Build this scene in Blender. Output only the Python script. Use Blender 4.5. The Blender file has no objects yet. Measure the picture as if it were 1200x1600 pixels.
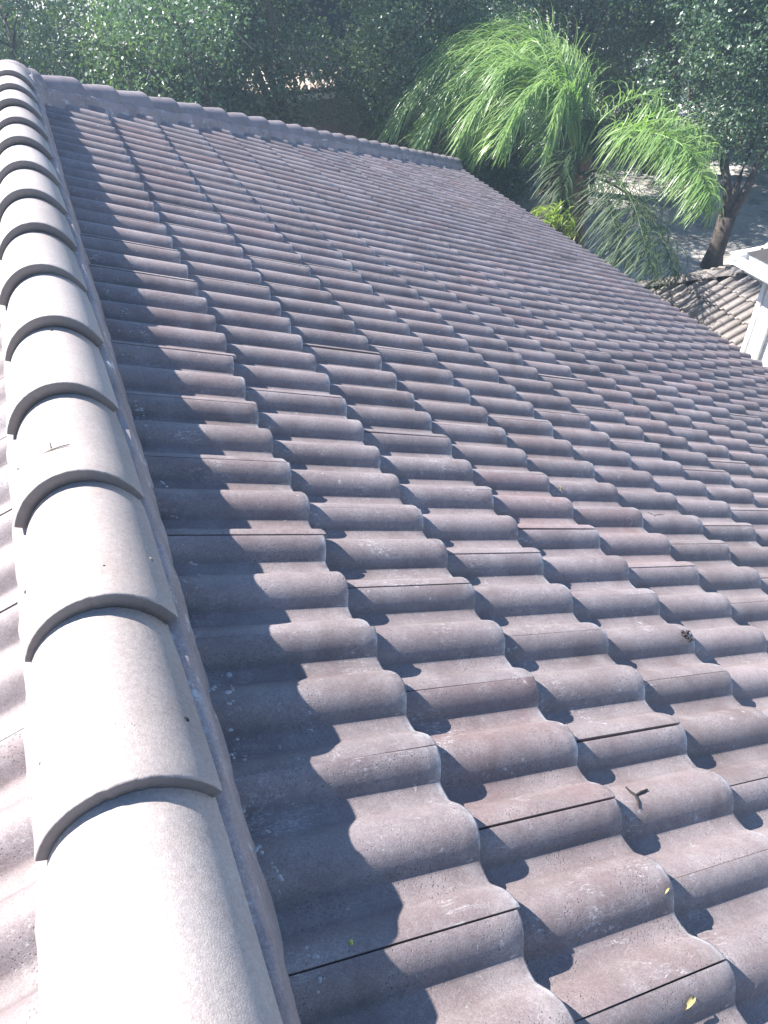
import bpy, bmesh, math, random
import numpy as np
from mathutils import Vector, Matrix, noise

random.seed(7)
rng = np.random.default_rng(7)
S = bpy.context.scene
COL = S.collection

# ------------------------------------------------------------ camera, sky, sun, exposure
cam_d = bpy.data.cameras.new('camera')
cam = bpy.data.objects.new('camera', cam_d)
COL.objects.link(cam)
cam_d.sensor_fit = 'VERTICAL'
cam_d.sensor_height = 36.0
cam_d.sensor_width = 27.0
cam_d.lens = 27.0
cam_d.clip_start = 0.02
cam_d.clip_end = 400
_r = (0.92628425, -0.37671511, -0.00912171)
_d = (-0.25291438, -0.60356848, -0.75613452)
_f = (0.27934172, 0.70270251, -0.65435265)
cam.matrix_world = Matrix(((_r[0], -_d[0], -_f[0], -0.03819),
                           (_r[1], -_d[1], -_f[1], -0.44582),
                           (_r[2], -_d[2], -_f[2], 1.11369),
                           (0, 0, 0, 1)))
S.camera = cam
S.render.resolution_x, S.render.resolution_y = 768, 1024

SUN = Vector((-0.0865, 0.071, 0.1150)).normalized()
sun_el = math.asin(SUN.z)
sun_rot = math.atan2(SUN.x, SUN.y)
world = bpy.data.worlds.new('World')
S.world = world
world.use_nodes = True
wn = world.node_tree
for n_ in list(wn.nodes):
    wn.nodes.remove(n_)
sky = wn.nodes.new('ShaderNodeTexSky')
sky.sky_type = 'NISHITA'
sky.sun_disc = False
sky.sun_elevation = sun_el
sky.sun_rotation = sun_rot
sky.air_density = 1.0
sky.dust_density = 0.0
sky.ozone_density = 6.0
bg = wn.nodes.new('ShaderNodeBackground')
bg.inputs[1].default_value = 0.085
wo = wn.nodes.new('ShaderNodeOutputWorld')
wn.links.new(sky.outputs[0], bg.inputs[0])
wn.links.new(bg.outputs[0], wo.inputs[0])

sl = bpy.data.lights.new('sun', 'SUN')
sl.energy = 5.0
sl.angle = math.radians(0.5)
sl.color = (1.0, 0.965, 0.925)
so = bpy.data.objects.new('sun', sl)
so.rotation_euler = SUN.to_track_quat('Z', 'Y').to_euler()
so.location = (0, 0, 20)
COL.objects.link(so)

S.view_settings.view_transform = 'Standard'
S.view_settings.look = 'None'
S.view_settings.gamma = 1
S.view_settings.use_curve_mapping = False
S.view_settings.exposure = 1.9

# ------------------------------------------------------------ helpers
def tag(o, label=None, cat=None, group=None, kind=None):
    if label: o['label'] = label
    if cat: o['category'] = cat
    if group: o['group'] = group
    if kind: o['kind'] = kind
    return o

def link(name, data, parent=None, M=None):
    """link an object; M is its world matrix (parents here only translate or stand at the origin)"""
    o = bpy.data.objects.new(name, data)
    COL.objects.link(o)
    W = M if M is not None else Matrix.Identity(4)
    if parent is not None:
        o.parent = parent
        o.matrix_parent_inverse = WORLD[parent.name].inverted()
    o.matrix_basis = W
    WORLD[o.name] = W.copy()
    return o
WORLD = {}

def empty(name, loc, label, cat, group=None):
    o = bpy.data.objects.new(name, None)
    o.empty_display_size = 0.2
    COL.objects.link(o)
    o.location = loc
    WORLD[o.name] = Matrix.Translation(loc)
    return tag(o, label, cat, group)

def mesh_np(name, V, F, mats=(), smooth=True, uv=None, attr=None):
    """V (n,3); F (m,4) or (m,3) int arrays or list of tuples"""
    me = bpy.data.meshes.new(name)
    if isinstance(F, np.ndarray):
        k = F.shape[1]
        me.vertices.add(len(V))
        me.vertices.foreach_set('co', np.asarray(V, np.float32).ravel())
        me.loops.add(F.size)
        me.loops.foreach_set('vertex_index', F.astype(np.int32).ravel())
        me.polygons.add(len(F))
        me.polygons.foreach_set('loop_start', np.arange(0, F.size, k, dtype=np.int32))
        me.polygons.foreach_set('loop_total', np.full(len(F), k, np.int32))
        me.update(calc_edges=True)
    else:
        me.from_pydata([tuple(v) for v in V], [], F)
        me.update()
    if smooth:
        me.polygons.foreach_set('use_smooth', np.ones(len(me.polygons), bool))
    if uv is not None:
        l = me.uv_layers.new(name='UVMap')
        idx = np.zeros(len(me.loops), np.int32)
        me.loops.foreach_get('vertex_index', idx)
        l.data.foreach_set('uv', np.asarray(uv, np.float32)[idx].ravel())
    if attr is not None:
        a = me.attributes.new('tile_random', 'FLOAT', 'POINT')
        a.data.foreach_set('value', np.asarray(attr, np.float32))
    for m in mats:
        me.materials.append(m)
    return me

def grid_faces(nr, nc, off=0, flip=False):
    r = np.arange(nr - 1)[:, None]
    c = np.arange(nc - 1)[None, :]
    a = (r * nc + c).ravel() + off
    f = np.stack([a, a + 1, a + nc + 1, a + nc], 1)
    return f[:, ::-1] if flip else f

class MB:
    """collects quads and boxes into one mesh"""
    def __init__(s): s.V = []; s.F = []
    def box(s, x0, x1, y0, y1, z0, z1):
        b = len(s.V)
        s.V += [(x, y, z) for z in (z0, z1) for y in (y0, y1) for x in (x0, x1)]
        s.F += [tuple(b + i for i in q) for q in ((0, 2, 3, 1), (4, 5, 7, 6), (0, 1, 5, 4), (2, 6, 7, 3), (0, 4, 6, 2), (1, 3, 7, 5))]
    def poly(s, pts):
        b = len(s.V); s.V += [tuple(p) for p in pts]; s.F.append(tuple(range(b, b + len(pts))))
    def tube(s, pts, rad, n=8, cap=True):
        b = len(s.V); P = [Vector(p) for p in pts]
        for i, p in enumerate(P):
            t = (P[min(i + 1, len(P) - 1)] - P[max(i - 1, 0)]).normalized()
            a = t.cross(Vector((0.13, 0.27, 1))) 
            if a.length < 0.2: a = t.cross(Vector((1, 0, 0)))
            a.normalize(); c = t.cross(a)
            for k in range(n):
                an = 2 * math.pi * k / n
                s.V.append(tuple(p + (a * math.cos(an) + c * math.sin(an)) * rad[i]))
        for i in range(len(P) - 1):
            for k in range(n):
                k2 = (k + 1) % n
                s.F.append((b + i * n + k, b + i * n + k2, b + (i + 1) * n + k2, b + (i + 1) * n + k))
        if cap:
            s.F.append(tuple(b + k for k in range(n))[::-1])
            s.F.append(tuple(b + (len(P) - 1) * n + k for k in range(n)))
    def build(s, name, mat, parent=None, smooth=False):
        me = mesh_np(name, s.V, s.F, (mat,), smooth)
        return link(name, me, parent)

# ------------------------------------------------------------ materials
class NT:
    def __init__(s, name):
        s.m = bpy.data.materials.new(name); s.m.use_nodes = True
        s.t = s.m.node_tree; s.b = s.t.nodes['Principled BSDF']
        s.geo = s.t.nodes.new('ShaderNodeNewGeometry').outputs['Position']
    def n(s, typ, **kw):
        x = s.t.nodes.new(typ)
        for k, v in kw.items(): setattr(x, k, v)
        return x
    def l(s, a, b): s.t.links.new(a, b)
    def noise(s, scale, detail=4, rough=0.55, vec=None, dist=0.0):
        x = s.n('ShaderNodeTexNoise'); x.inputs['Scale'].default_value = scale
        x.inputs['Detail'].default_value = detail; x.inputs['Roughness'].default_value = rough
        x.inputs['Distortion'].default_value = dist
        s.l(vec if vec is not None else s.geo, x.inputs['Vector']); return x.outputs['Fac']
    def ramp(s, fac, stops):
        x = s.n('ShaderNodeValToRGB'); e = x.color_ramp.elements
        while len(e) > 1: e.remove(e[-1])
        e[0].position = stops[0][0]; e[0].color = s.c(stops[0][1])
        for p, c in stops[1:]:
            q = e.new(p); q.color = s.c(c)
        s.l(fac, x.inputs[0]); return x.outputs[0]
    @staticmethod
    def c(v): return (v, v, v, 1) if isinstance(v, (int, float)) else (*v, 1)
    def mix(s, fac, a, b, mode='MIX'):
        x = s.n('ShaderNodeMix', data_type='RGBA', blend_type=mode)
        for sock, v in ((x.inputs[0], fac), (x.inputs[6], a), (x.inputs[7], b)):
            if isinstance(v, (int, float)): sock.default_value = v if sock == x.inputs[0] else (v, v, v, 1)
            elif isinstance(v, tuple): sock.default_value = (*v, 1)
            else: s.l(v, sock)
        return x.outputs[2]
    def math(s, op, a, b=0.0, c=0.0, clamp=False):
        x = s.n('ShaderNodeMath', operation=op); x.use_clamp = clamp
        for i, v in enumerate((a, b, c)):
            if isinstance(v, (int, float)): x.inputs[i].default_value = v
            else: s.l(v, x.inputs[i])
        return x.outputs[0]
    def mapv(s, vec, scale=(1, 1, 1), rot=(0, 0, 0), loc=(0, 0, 0)):
        x = s.n('ShaderNodeMapping'); x.inputs['Scale'].default_value = scale
        x.inputs['Rotation'].default_value = rot; x.inputs['Location'].default_value = loc
        s.l(vec, x.inputs['Vector']); return x.outputs[0]
    def bump(s, h, strength, dist, prev=None):
        x = s.n('ShaderNodeBump'); x.inputs['Strength'].default_value = strength
        x.inputs['Distance'].default_value = dist; s.l(h, x.inputs['Height'])
        if prev is not None: s.l(prev, x.inputs['Normal'])
        s.l(x.outputs[0], s.b.inputs['Normal']); return x.outputs[0]
    def col(s, v): s.l(v, s.b.inputs['Base Color'])

SEAM0 = 0.42
def tile_material(name, rand_src, dark, mid, red, chalk=(0.56, 0.56, 0.56), wear=1.0, cap=False):
    N = NT(name)
    if rand_src == 'object': rnd = N.n('ShaderNodeObjectInfo').outputs['Random']
    else: rnd = N.n('ShaderNodeAttribute', attribute_name='tile_random').outputs['Fac']
    uvn = N.n('ShaderNodeUVMap').outputs[0]
    sep = N.n('ShaderNodeSeparateXYZ'); N.l(uvn, sep.inputs[0])
    U, V = sep.outputs[0], sep.outputs[1]
    # each tile samples its own piece of noise
    off = N.n('ShaderNodeCombineXYZ'); N.l(N.math('MULTIPLY', rnd, 37.0), off.inputs[2])
    vadd = N.n('ShaderNodeVectorMath', operation='ADD'); N.l(N.geo, vadd.inputs[0]); N.l(off.outputs[0], vadd.inputs[1])
    P = vadd.outputs[0]
    big = N.noise(5.5, 4, 0.6, P)
    c = N.mix(N.ramp(big, [(0.32, 0.0), (0.68, 1.0)]), dark, mid)
    # tile to tile tone, and every so often a redder tile
    c = N.mix(N.math('MULTIPLY', N.ramp(rnd, [(0.0, 0.0), (0.6, 0.05), (0.85, 0.3), (1.0, 0.65)]), N.ramp(N.noise(9, 3, .6, P), [(.3, .25), (.7, 1.0)])), c, red)
    rr = N.math('FRACT', N.math('MULTIPLY', rnd, 7.31))
    c = N.mix(1.0, c, N.ramp(rr, [(0.0, 0.84), (1.0, 1.10)]), 'MULTIPLY')
    # slow staining over the whole slope
    c = N.mix(1.0, c, N.ramp(N.noise(1.1, 3, .5), [(0.3, (0.90, 0.90, 0.93)), (0.7, (1.06, 1.04, 1.02))]), 'MULTIPLY')
    # dusty grey film in clouds
    film = N.ramp(N.noise(14, 6, 0.65, P, 0.4), [(0.46, 0.0), (0.74, 0.32)])
    c = N.mix(film, c, (0.30, 0.275, 0.27))
    # sandy grain
    grain = N.noise(420, 3, 0.7)
    c = N.mix(1.0, c, N.ramp(grain, ([(0.28, 0.66), (0.5, 1.0), (0.72, 1.36)] if not cap else [(0.28, 0.84), (0.5, 1.0), (0.72, 1.16)])), 'MULTIPLY')
    g2 = N.noise(130, 4, 0.7)
    c = N.mix(1.0, c, N.ramp(g2, [(0.3, 0.84), (0.7, 1.14)]), 'MULTIPLY')
    # chalk at the lower edge, in streaks and in scratches
    edge = N.ramp(V, [(0.86, 0.0), (0.96, 0.12), (0.988, 0.45), (1.0, 0.7)] if not cap else [(0.0, 0.0), (1.0, 0.0)])
    em = N.math('MULTIPLY', edge, N.ramp(N.noise(15, 6, .72, P), [(0.44, 0.0), (0.60, 1.0)]))
    stv = N.mapv(uvn, (3.5, 38, 1) if not cap else (20, 4, 1), (0, 0, 0.12)) 
    sv = N.n('ShaderNodeVectorMath', operation='ADD'); N.l(stv, sv.inputs[0]); N.l(off.outputs[0], sv.inputs[1])
    scr_a = N.noise(1.6, 4, .65, N.mapv(P, (6, 34, 14), (0, 0, 0.35)), 0.6)
    scr = N.ramp(N.math('ABSOLUTE', N.math('SUBTRACT', scr_a, 0.5)), [(0.0, 1.0), (0.006, 0.7), (0.018, 0.0)])
    gate = N.ramp(N.noise(7.5, 3, .6, P), [(0.56, 0.0), (0.70, .9)])
    scr = N.math('MULTIPLY', scr, N.math('MULTIPLY', gate, N.ramp(g2, [(.4, 0.2), (.6, 1.0)])))
    sp = N.ramp(N.noise(34, 7, .75, P, .3), [(0.61, 0.0), (0.69, 0.9)])
    sp = N.math('MULTIPLY', sp, N.ramp(N.noise(5, 2, .5, P), [(.48, 0.0), (.6, 1.0)]))
    ck = N.math('MAXIMUM', em, N.math('MAXIMUM', N.math('MULTIPLY', scr, 0.75), N.math('MULTIPLY', sp, 0.55)))
    ck = N.math('MULTIPLY', ck, wear)
    c = N.mix(ck, c, chalk)
    # pits and lichen specks
    vor = N.n('ShaderNodeTexVoronoi'); vor.inputs['Scale'].default_value = 150; N.l(N.geo, vor.inputs['Vector'])
    pit = N.ramp(vor.outputs['Distance'], [(0.16, 1.0), (0.26, 0.0)])
    pit = N.math('MULTIPLY', pit, N.ramp(N.noise(11, 3, .6, P), [(0.5, 0.0), (0.62, 1.0)] if not cap else [(0.62, 0.0), (0.74, .6)]))
    c = N.mix(N.math('MULTIPLY', pit, 0.6), c, (0.05, 0.042, 0.04))
    if cap:     # shade painted into the colour of the lower end face
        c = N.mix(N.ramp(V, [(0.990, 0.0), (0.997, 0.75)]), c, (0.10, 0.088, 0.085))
    if not cap:
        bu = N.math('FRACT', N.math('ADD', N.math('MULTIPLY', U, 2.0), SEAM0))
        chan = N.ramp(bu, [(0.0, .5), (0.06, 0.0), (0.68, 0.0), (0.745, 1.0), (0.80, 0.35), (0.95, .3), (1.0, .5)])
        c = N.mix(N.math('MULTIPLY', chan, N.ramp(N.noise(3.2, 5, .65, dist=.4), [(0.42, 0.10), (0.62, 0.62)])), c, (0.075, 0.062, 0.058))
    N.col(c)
    N.b.inputs['Roughness'].default_value = 0.62
    N.b.inputs['Specular IOR Level'].default_value = 0.42
    b1 = N.bump(N.noise(34, 5, .6, P), 0.22, 0.0025)
    b2 = N.bump(grain, 0.5, 0.0012, b1)
    N.bump(N.math('MULTIPLY', pit, -1.0), 0.6, 0.002, b2)
    return N.m

DARK, MID, RED = (0.142, 0.111, 0.108), (0.216, 0.182, 0.179), (0.205, 0.130, 0.120)
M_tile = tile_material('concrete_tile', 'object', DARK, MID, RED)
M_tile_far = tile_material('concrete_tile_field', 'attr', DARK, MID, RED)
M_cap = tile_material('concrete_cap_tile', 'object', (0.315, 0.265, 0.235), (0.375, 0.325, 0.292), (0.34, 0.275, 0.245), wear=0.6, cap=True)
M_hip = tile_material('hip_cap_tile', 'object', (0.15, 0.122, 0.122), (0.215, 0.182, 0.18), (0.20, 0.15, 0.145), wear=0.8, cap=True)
M_beige = tile_material('beige_tile', 'object', (0.34, 0.27, 0.21), (0.48, 0.40, 0.32), (0.38, 0.27, 0.2), wear=0.4)

M_tan = tile_material('tan_tile', 'object', (0.14, 0.12, 0.105), (0.21, 0.185, 0.165), (0.17, 0.135, 0.115), wear=0.5)

def mortar_mat():
    N = NT('cap_mortar')
    c = N.ramp(N.noise(6, 5, .6), [(0.3, (0.19, 0.150, 0.145)), (0.7, (0.30, 0.25, 0.245))])
    c = N.mix(1.0, c, N.ramp(N.noise(200, 3, .7), [(.3, .78), (.7, 1.2)]), 'MULTIPLY')
    c = N.mix(N.ramp(N.noise(18, 7, .75), [(.56, 0.0), (.66, .75)]), c, (0.48, 0.48, 0.48))
    c = N.mix(N.ramp(N.noise(9, 5, .7, dist=1.0), [(.30, .7), (.37, 0.0)]), c, (0.09, 0.07, 0.07))
    N.col(c); N.b.inputs['Roughness'].default_value = .85
    b = N.bump(N.noise(24, 6, .65), .8, .008)
    N.bump(N.noise(180, 3, .7), .4, .0015, b)
    return N.m
M_mortar = mortar_mat()

def plain(name, col, rough=.7, scale=8, var=.2, bump=.0, metal=0, spec=.5):
    N = NT(name)
    lo = tuple(x * (1 - var) for x in col); hi = tuple(min(1, x * (1 + var)) for x in col)
    N.col(N.ramp(N.noise(scale, 5, .6), [(0.3, lo), (0.7, hi)]))
    N.b.inputs['Roughness'].default_value = rough
    N.b.inputs['Specular IOR Level'].default_value = spec
    N.b.inputs['Metallic'].default_value = metal
    if bump: N.bump(N.noise(scale * 12, 4, .6), .5, bump)
    return N.m
M_deck = plain('roof_felt', (0.03, 0.028, 0.028), .9)
M_white = plain('white_paint', (0.74, 0.73, 0.70), .5, 5, .10, .001)
M_stucco = plain('stucco', (0.46, 0.40, 0.33), .9, 5, .1, .003)
M_greystucco = plain('grey_stucco', (0.26, 0.23, 0.20), .9, 3, .12, .003)  # even grey-brown stucco of the neighbour's wall
M_bark = plain('bark', (0.060, 0.046, 0.036), .9, 14, .45, .02)
M_twig = plain('pale_twig', (0.24, 0.20, 0.16), .8, 20, .3)
M_palmtrunk = plain('palm_trunk', (0.16, 0.10, 0.06), .9, 9, .45, .015)
M_hole = plain('dark_hole', (0.01, 0.01, 0.012), .9)
M_darkbits = plain('debris_and_marks', (0.012, 0.009, 0.010), .8, 60, .5)
M_yellow = plain('yellow_petal', (0.42, 0.40, 0.10), .6, 90, .3)
M_dryleaf = plain('dry_leaf', (0.27, 0.22, 0.09), .6, 120, .4)
M_lime = plain('lime_splash', (0.29, 0.285, 0.285), .9, 60, .1)

def leaf_mat(name, ca, cb, trans, rough=.32, tr_col=None, spec=.5, scale=.9):
    m = bpy.data.materials.new(name); m.use_nodes = True; t = m.node_tree
    b = t.nodes['Principled BSDF']; out = t.nodes['Material Output']
    g = t.nodes.new('ShaderNodeNewGeometry')
    nz = t.nodes.new('ShaderNodeTexNoise'); nz.inputs['Scale'].default_value = scale; nz.inputs['Detail'].default_value = 3
    t.links.new(g.outputs['Position'], nz.inputs['Vector'])
    ad = t.nodes.new('ShaderNodeMath'); ad.operation = 'MULTIPLY_ADD'; ad.inputs[1].default_value = .45
    t.links.new(g.outputs['Random Per Island'], ad.inputs[0])
    s2 = t.nodes.new('ShaderNodeMath'); s2.operation = 'MULTIPLY'; s2.inputs[1].default_value = .62
    t.links.new(nz.outputs['Fac'], s2.inputs[0]); t.links.new(s2.outputs[0], ad.inputs[2])
    r = t.nodes.new('ShaderNodeValToRGB'); e = r.color_ramp.elements
    e[0].position = .2; e[0].color = (*ca, 1); e[1].position = .8; e[1].color = (*cb, 1)
    t.links.new(ad.outputs[0], r.inputs[0]); t.links.new(r.outputs[0], b.inputs['Base Color'])
    b.inputs['Roughness'].default_value = rough; b.inputs['Specular IOR Level'].default_value = spec
    tr = t.nodes.new('ShaderNodeBsdfTranslucent'); mx = t.nodes.new('ShaderNodeMixShader')
    mu = t.nodes.new('ShaderNodeMix'); mu.data_type = 'RGBA'; mu.blend_type = 'MULTIPLY'; mu.inputs[0].default_value = 1
    t.links.new(r.outputs[0], mu.inputs[6]); mu.inputs[7].default_value = (*(tr_col or (1.3, 1.6, .6)), 1)
    t.links.new(mu.outputs[2], tr.inputs[0])
    mx.inputs[0].default_value = trans
    t.links.new(b.outputs[0], mx.inputs[1]); t.links.new(tr.outputs[0], mx.inputs[2]); t.links.new(mx.outputs[0], out.inputs[0])
    return m
M_leaf = leaf_mat('oak_leaf', (0.040, 0.080, 0.052), (0.115, 0.175, 0.095), .30, .42, spec=.7)
M_leaf_g = leaf_mat('green_leaf', (0.052, 0.088, 0.046), (0.135, 0.185, 0.090), .32, .42, spec=.7)
M_palm = leaf_mat('palm_leaflet', (0.11, 0.20, 0.055), (0.27, 0.37, 0.13), .38, .36, (1.25, 1.55, .6))
M_palm_shade = leaf_mat('shaded_frond_leaf', (0.028, 0.052, 0.024), (0.060, 0.092, 0.038), .30, .55, spec=.3)  # darker green stands in for the shade on the low fronds
M_straw = leaf_mat('dead_frond_straw', (0.12, 0.085, 0.05), (0.22, 0.16, 0.09), .2, .7, (1, 1, 1))
M_palm_b = leaf_mat('young_frond_leaf', (0.14, 0.20, 0.03), (0.26, 0.32, 0.06), .5, .35)

def ground_mat():
    N = NT('ground_gravel')
    c = N.ramp(N.noise(.35, 5, .6), [(0.3, (0.38, 0.35, 0.32)), (0.7, (0.50, 0.47, 0.43))])
    c = N.mix(1.0, c, N.ramp(N.noise(30, 5, .7), [(.3, .7), (.7, 1.25)]), 'MULTIPLY')
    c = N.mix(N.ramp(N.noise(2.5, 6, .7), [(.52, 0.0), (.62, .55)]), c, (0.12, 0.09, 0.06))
    N.col(c); N.b.inputs['Roughness'].default_value = .9
    N.bump(N.noise(22, 5, .7), .6, .02)
    return N.m
M_ground = ground_mat()

# ------------------------------------------------------------ ground
ZG = -5.3
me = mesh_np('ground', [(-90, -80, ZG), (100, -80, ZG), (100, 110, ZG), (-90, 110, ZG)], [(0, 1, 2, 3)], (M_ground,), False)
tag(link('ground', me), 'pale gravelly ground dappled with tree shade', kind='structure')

# ------------------------------------------------------------ thin haze volume, added for a pale veil over far things
hz = bpy.data.materials.new('added_haze'); hz.use_nodes = True
ht = hz.node_tree; ht.nodes.remove(ht.nodes['Principled BSDF'])
pv = ht.nodes.new('ShaderNodeVolumePrincipled')
pv.inputs['Color'].default_value = (0.66, 0.84, 1.0, 1)
pv.inputs['Density'].default_value = 0.0042
pv.inputs['Anisotropy'].default_value = 0.45
ht.links.new(pv.outputs[0], ht.nodes['Material Output'].inputs['Volume'])
m = MB(); m.box(-95, 105, -85, 115, ZG - 1.0, 5.6)
tag(m.build('added_haze_volume', hz), 'thin bluish haze added over the whole place to veil the far trees', kind='stuff')

# ------------------------------------------------------------ the tiled roof
PITCH = math.radians(25)
cp, sp_ = math.cos(PITCH), math.sin(PITCH)
EXP = 0.3477          # exposed length of a course
BAR = 0.1524          # one barrel
XR = -0.163           # ridge line
ZR = 0.076            # where the two planes of tiles would meet
YR = 4.91             # far end of the ridge
NC = 18               # courses down the near slope
HEAD = 0.075
DROP = 0.0345         # how far a tile rises over one exposure

PT = np.array([0, .04, .09, .15, .22, .30, .38, .46, .54, .61, .67, .715, .75, .80, .90, 1.0])
PN = np.array([.0003, .0045, .0120, .0205, .0285, .0340, .0368, .0368, .0330, .0265, .0175, .0085, .0015, -.0012, -.0014, .0])
PN = PN * 1.0
SEAM = 0.42

def tile_arrays(ts, rough=0.0, seed=0, wid=2.0, t0=SEAM):
    """top rows from headlap to nose, nose, underside; local x down slope, y towards -t, z up"""
    r = np.random.default_rng(seed)
    t = np.asarray(ts)
    nprof = np.interp(np.mod(t + t0, 1.0), PT, PN)
    y = -(t) * BAR
    L = EXP + HEAD
    rows = []
    chip = rough * r.normal(size=len(t))
    chip = (chip + np.roll(chip, 1) + np.roll(chip, -1)) / 2.2
    spec = [(-L, 0, 0.0), (-EXP * .5, 0, .5), (-.030, 0, .92), (-.0055, 0, .985), (-.0015, .0016, .995), (0.0, .0055, 1.0), (-.001, .024, 1.0), (-.05, .027, 1.0)]
    for x, dz, v in spec:
        k = 1.0 if v > .97 else 0.0
        X = x + chip * k
        Z = nprof - dz + X * DROP / EXP
        rows.append(np.stack([X, y, Z], 1))
    V = np.concatenate(rows)
    nc = len(t)
    F = grid_faces(len(spec), nc, 0, True)
    # side walls at both joints
    side = []
    for c_, fl in ((0, False), (nc - 1, True)):
        b = len(V)
        ring = np.stack([V[i * nc + c_] for i in range(6)])
        low = ring.copy(); low[:, 2] -= .014
        V = np.concatenate([V, ring, low])
        f = grid_faces(2, 6, b, fl)
        side.append(f)
    F = np.concatenate([F] + side)
    vv = np.concatenate([np.full(nc, s_[2]) for s_ in spec] + [np.tile([s_[2] for s_ in spec[:6]], 2)] * 2)
    uu = np.concatenate([t / wid] * len(spec) + [np.zeros(12), np.ones(12)])
    return V, F, np.stack([uu, vv], 1)

def seg(n):
    base = np.array([0, .04, .09, .15, .22, .30, .38, .46, .54, .61, .67, .715, .75, .80, .90])
    if n == 0: base = base[[0, 2, 4, 6, 8, 10, 12, 14]]
    pts = sorted({round(b + k - SEAM, 4) for b in base for k in range(4)} | {0.0, 2.0})
    g = 0.009 if n else 0.006
    return np.array([g] + [p for p in pts if g + .012 < p < 2 - g - .012] + [2 - g])
TS_HI, TS_LO = seg(1), seg(0)

variants = []
for k in range(10):
    V, F, UV = tile_arrays(TS_HI, .0009, k)
    variants.append(mesh_np('roof_tile_%d' % k, V, F, (M_tile,), True, UV))
LO = tile_arrays(TS_LO, 0, 99)

class Slope:
    """frame of one slope: origin o, x down slope, y along, z out"""
    def __init__(s, o, ydir, down):
        y = Vector(ydir).normalized(); x = Vector(down).normalized(); z = x.cross(y)
        s.M = Matrix(((x.x, y.x, z.x, o[0]), (x.y, y.y, z.y, o[1]), (x.z, y.z, z.z, o[2]), (0, 0, 0, 1)))
S_R = Slope((0, 0, 0), (0, 1, 0), (cp, 0, -sp_))
S_L = Slope((2 * XR, 0, 0), (0, -1, 0), (-cp, 0, -sp_))
S_E = Slope((XR, YR - XR + .0, 0), (-1, 0, 0), (0, cp, -sp_))

Cw = Vector((-0.03819, -0.44582, 1.11369)); Rr, Rd, Rf = Vector(_r), Vector(_d), Vector(_f)
def to_px(p):
    q = p - Cw; z = q.dot(Rf)
    if z < .05: return None
    return (600 + 1200 * q.dot(Rr) / z, 800 + 1200 * q.dot(Rd) / z, z)

house = empty('tiled_house', (2.5, 3, ZG), 'foreground house with a large brown purple tile roof seen along its ridge', 'house')
RIDGE_Y0 = -2.6
def vtx(x, y, z): return (x, y, z)
EX = NC * EXP * cp; EZ = -NC * EXP * sp_          # eave, from the X=0 line
d_ = .055
def plane_z(x): return -(x) * sp_ / cp - d_ / cp
RUNE = EX - XR                                     # run from ridge line to eave
apex = ZR - d_ / cp
m = MB()
eR, eL, eY = EX - .06, 2 * XR - (EX - .06), YR + (EX - XR) - .06
ez = ZR - (eR - XR) * sp_ / cp - d_ / cp
m.poly([(XR, RIDGE_Y0, apex), (eR, RIDGE_Y0, ez), (eR, eY, ez), (XR, YR, apex)])
roof_slope = m.build('roof_slope', M_deck, house)
m = MB(); m.poly([(XR, YR, apex), (eL, eY, ez), (eL, RIDGE_Y0, ez), (XR, RIDGE_Y0, apex)])
left_slope = m.build('roof_slope', M_deck, house)
m = MB(); m.poly([(XR, YR, apex), (eR, eY, ez), (eL, eY, ez)])
end_slope = m.build('roof_slope', M_deck, house)
m = MB()   # soffit, fascia and walls
wx0, wx1, wy1 = eL + .5, eR - .5, eY - .5
m.box(wx0, wx1, RIDGE_Y0, wy1, ZG, ez - .12)
m.build('wall', M_stucco, house)
m = MB()
m.box(eR - .03, eR, RIDGE_Y0, eY, ez - .2, ez - .012)
m.box(eL, eL + .03, RIDGE_Y0, eY, ez - .2, ez - .012)
m.box(eL + .03, eR - .03, eY - .03, eY, ez - .2, ez - .012)
m.build('fascia', M_white, house)
m = MB(); m.poly([(eL, RIDGE_Y0, ez - .19), (eR, RIDGE_Y0, ez - .19), (eR, eY, ez - .19), (eL, eY, ez - .19)][::-1])
m.build('soffit', M_stucco, house)

# collect every tile of the three slopes: (slope, course, y of its first edge)
tiles = []
for i in range(1, NC + 1):
    run = i * EXP * cp
    yhip = YR + run - XR + .0
    for j in range(-20, 90):
        if (i + j) % 2 == 0: continue
        y0 = (j - SEAM) * BAR
        if y0 - 2 * BAR > yhip + .05 or y0 < RIDGE_Y0 + .3: continue
        tiles.append((0, i, y0))
    for j in range(-90, 20):       # left slope: its own y axis runs towards the camera
        if (i + j) % 2: continue
        y0 = (j - SEAM) * BAR + .05
        yw = -y0 + 2 * BAR
        if -y0 > yhip + .05 or -y0 + 2 * BAR < RIDGE_Y0 + .3: continue
        tiles.append((1, i, y0))
    half = run - XR + 0.0
    for j in range(-60, 60):
        if (i + j) % 2: continue
        y0 = (j - SEAM) * BAR
        if y0 - 2 * BAR > half + .05 or y0 < -half - .05: continue
        tiles.append((2, i, y0))

frames = (S_R, S_L, S_E)
def hip_planes(si):
    """world planes (point, outward normal) that cut a slope's tiles"""
    a = Vector((1, -1, 0)).normalized(); b = Vector((-1, -1, 0)).normalized()
    P = Vector((XR, YR, 0))
    return {0: [(P, -a)], 1: [(P, -b)], 2: [(P, a), (P, b)]}[si]

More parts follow.
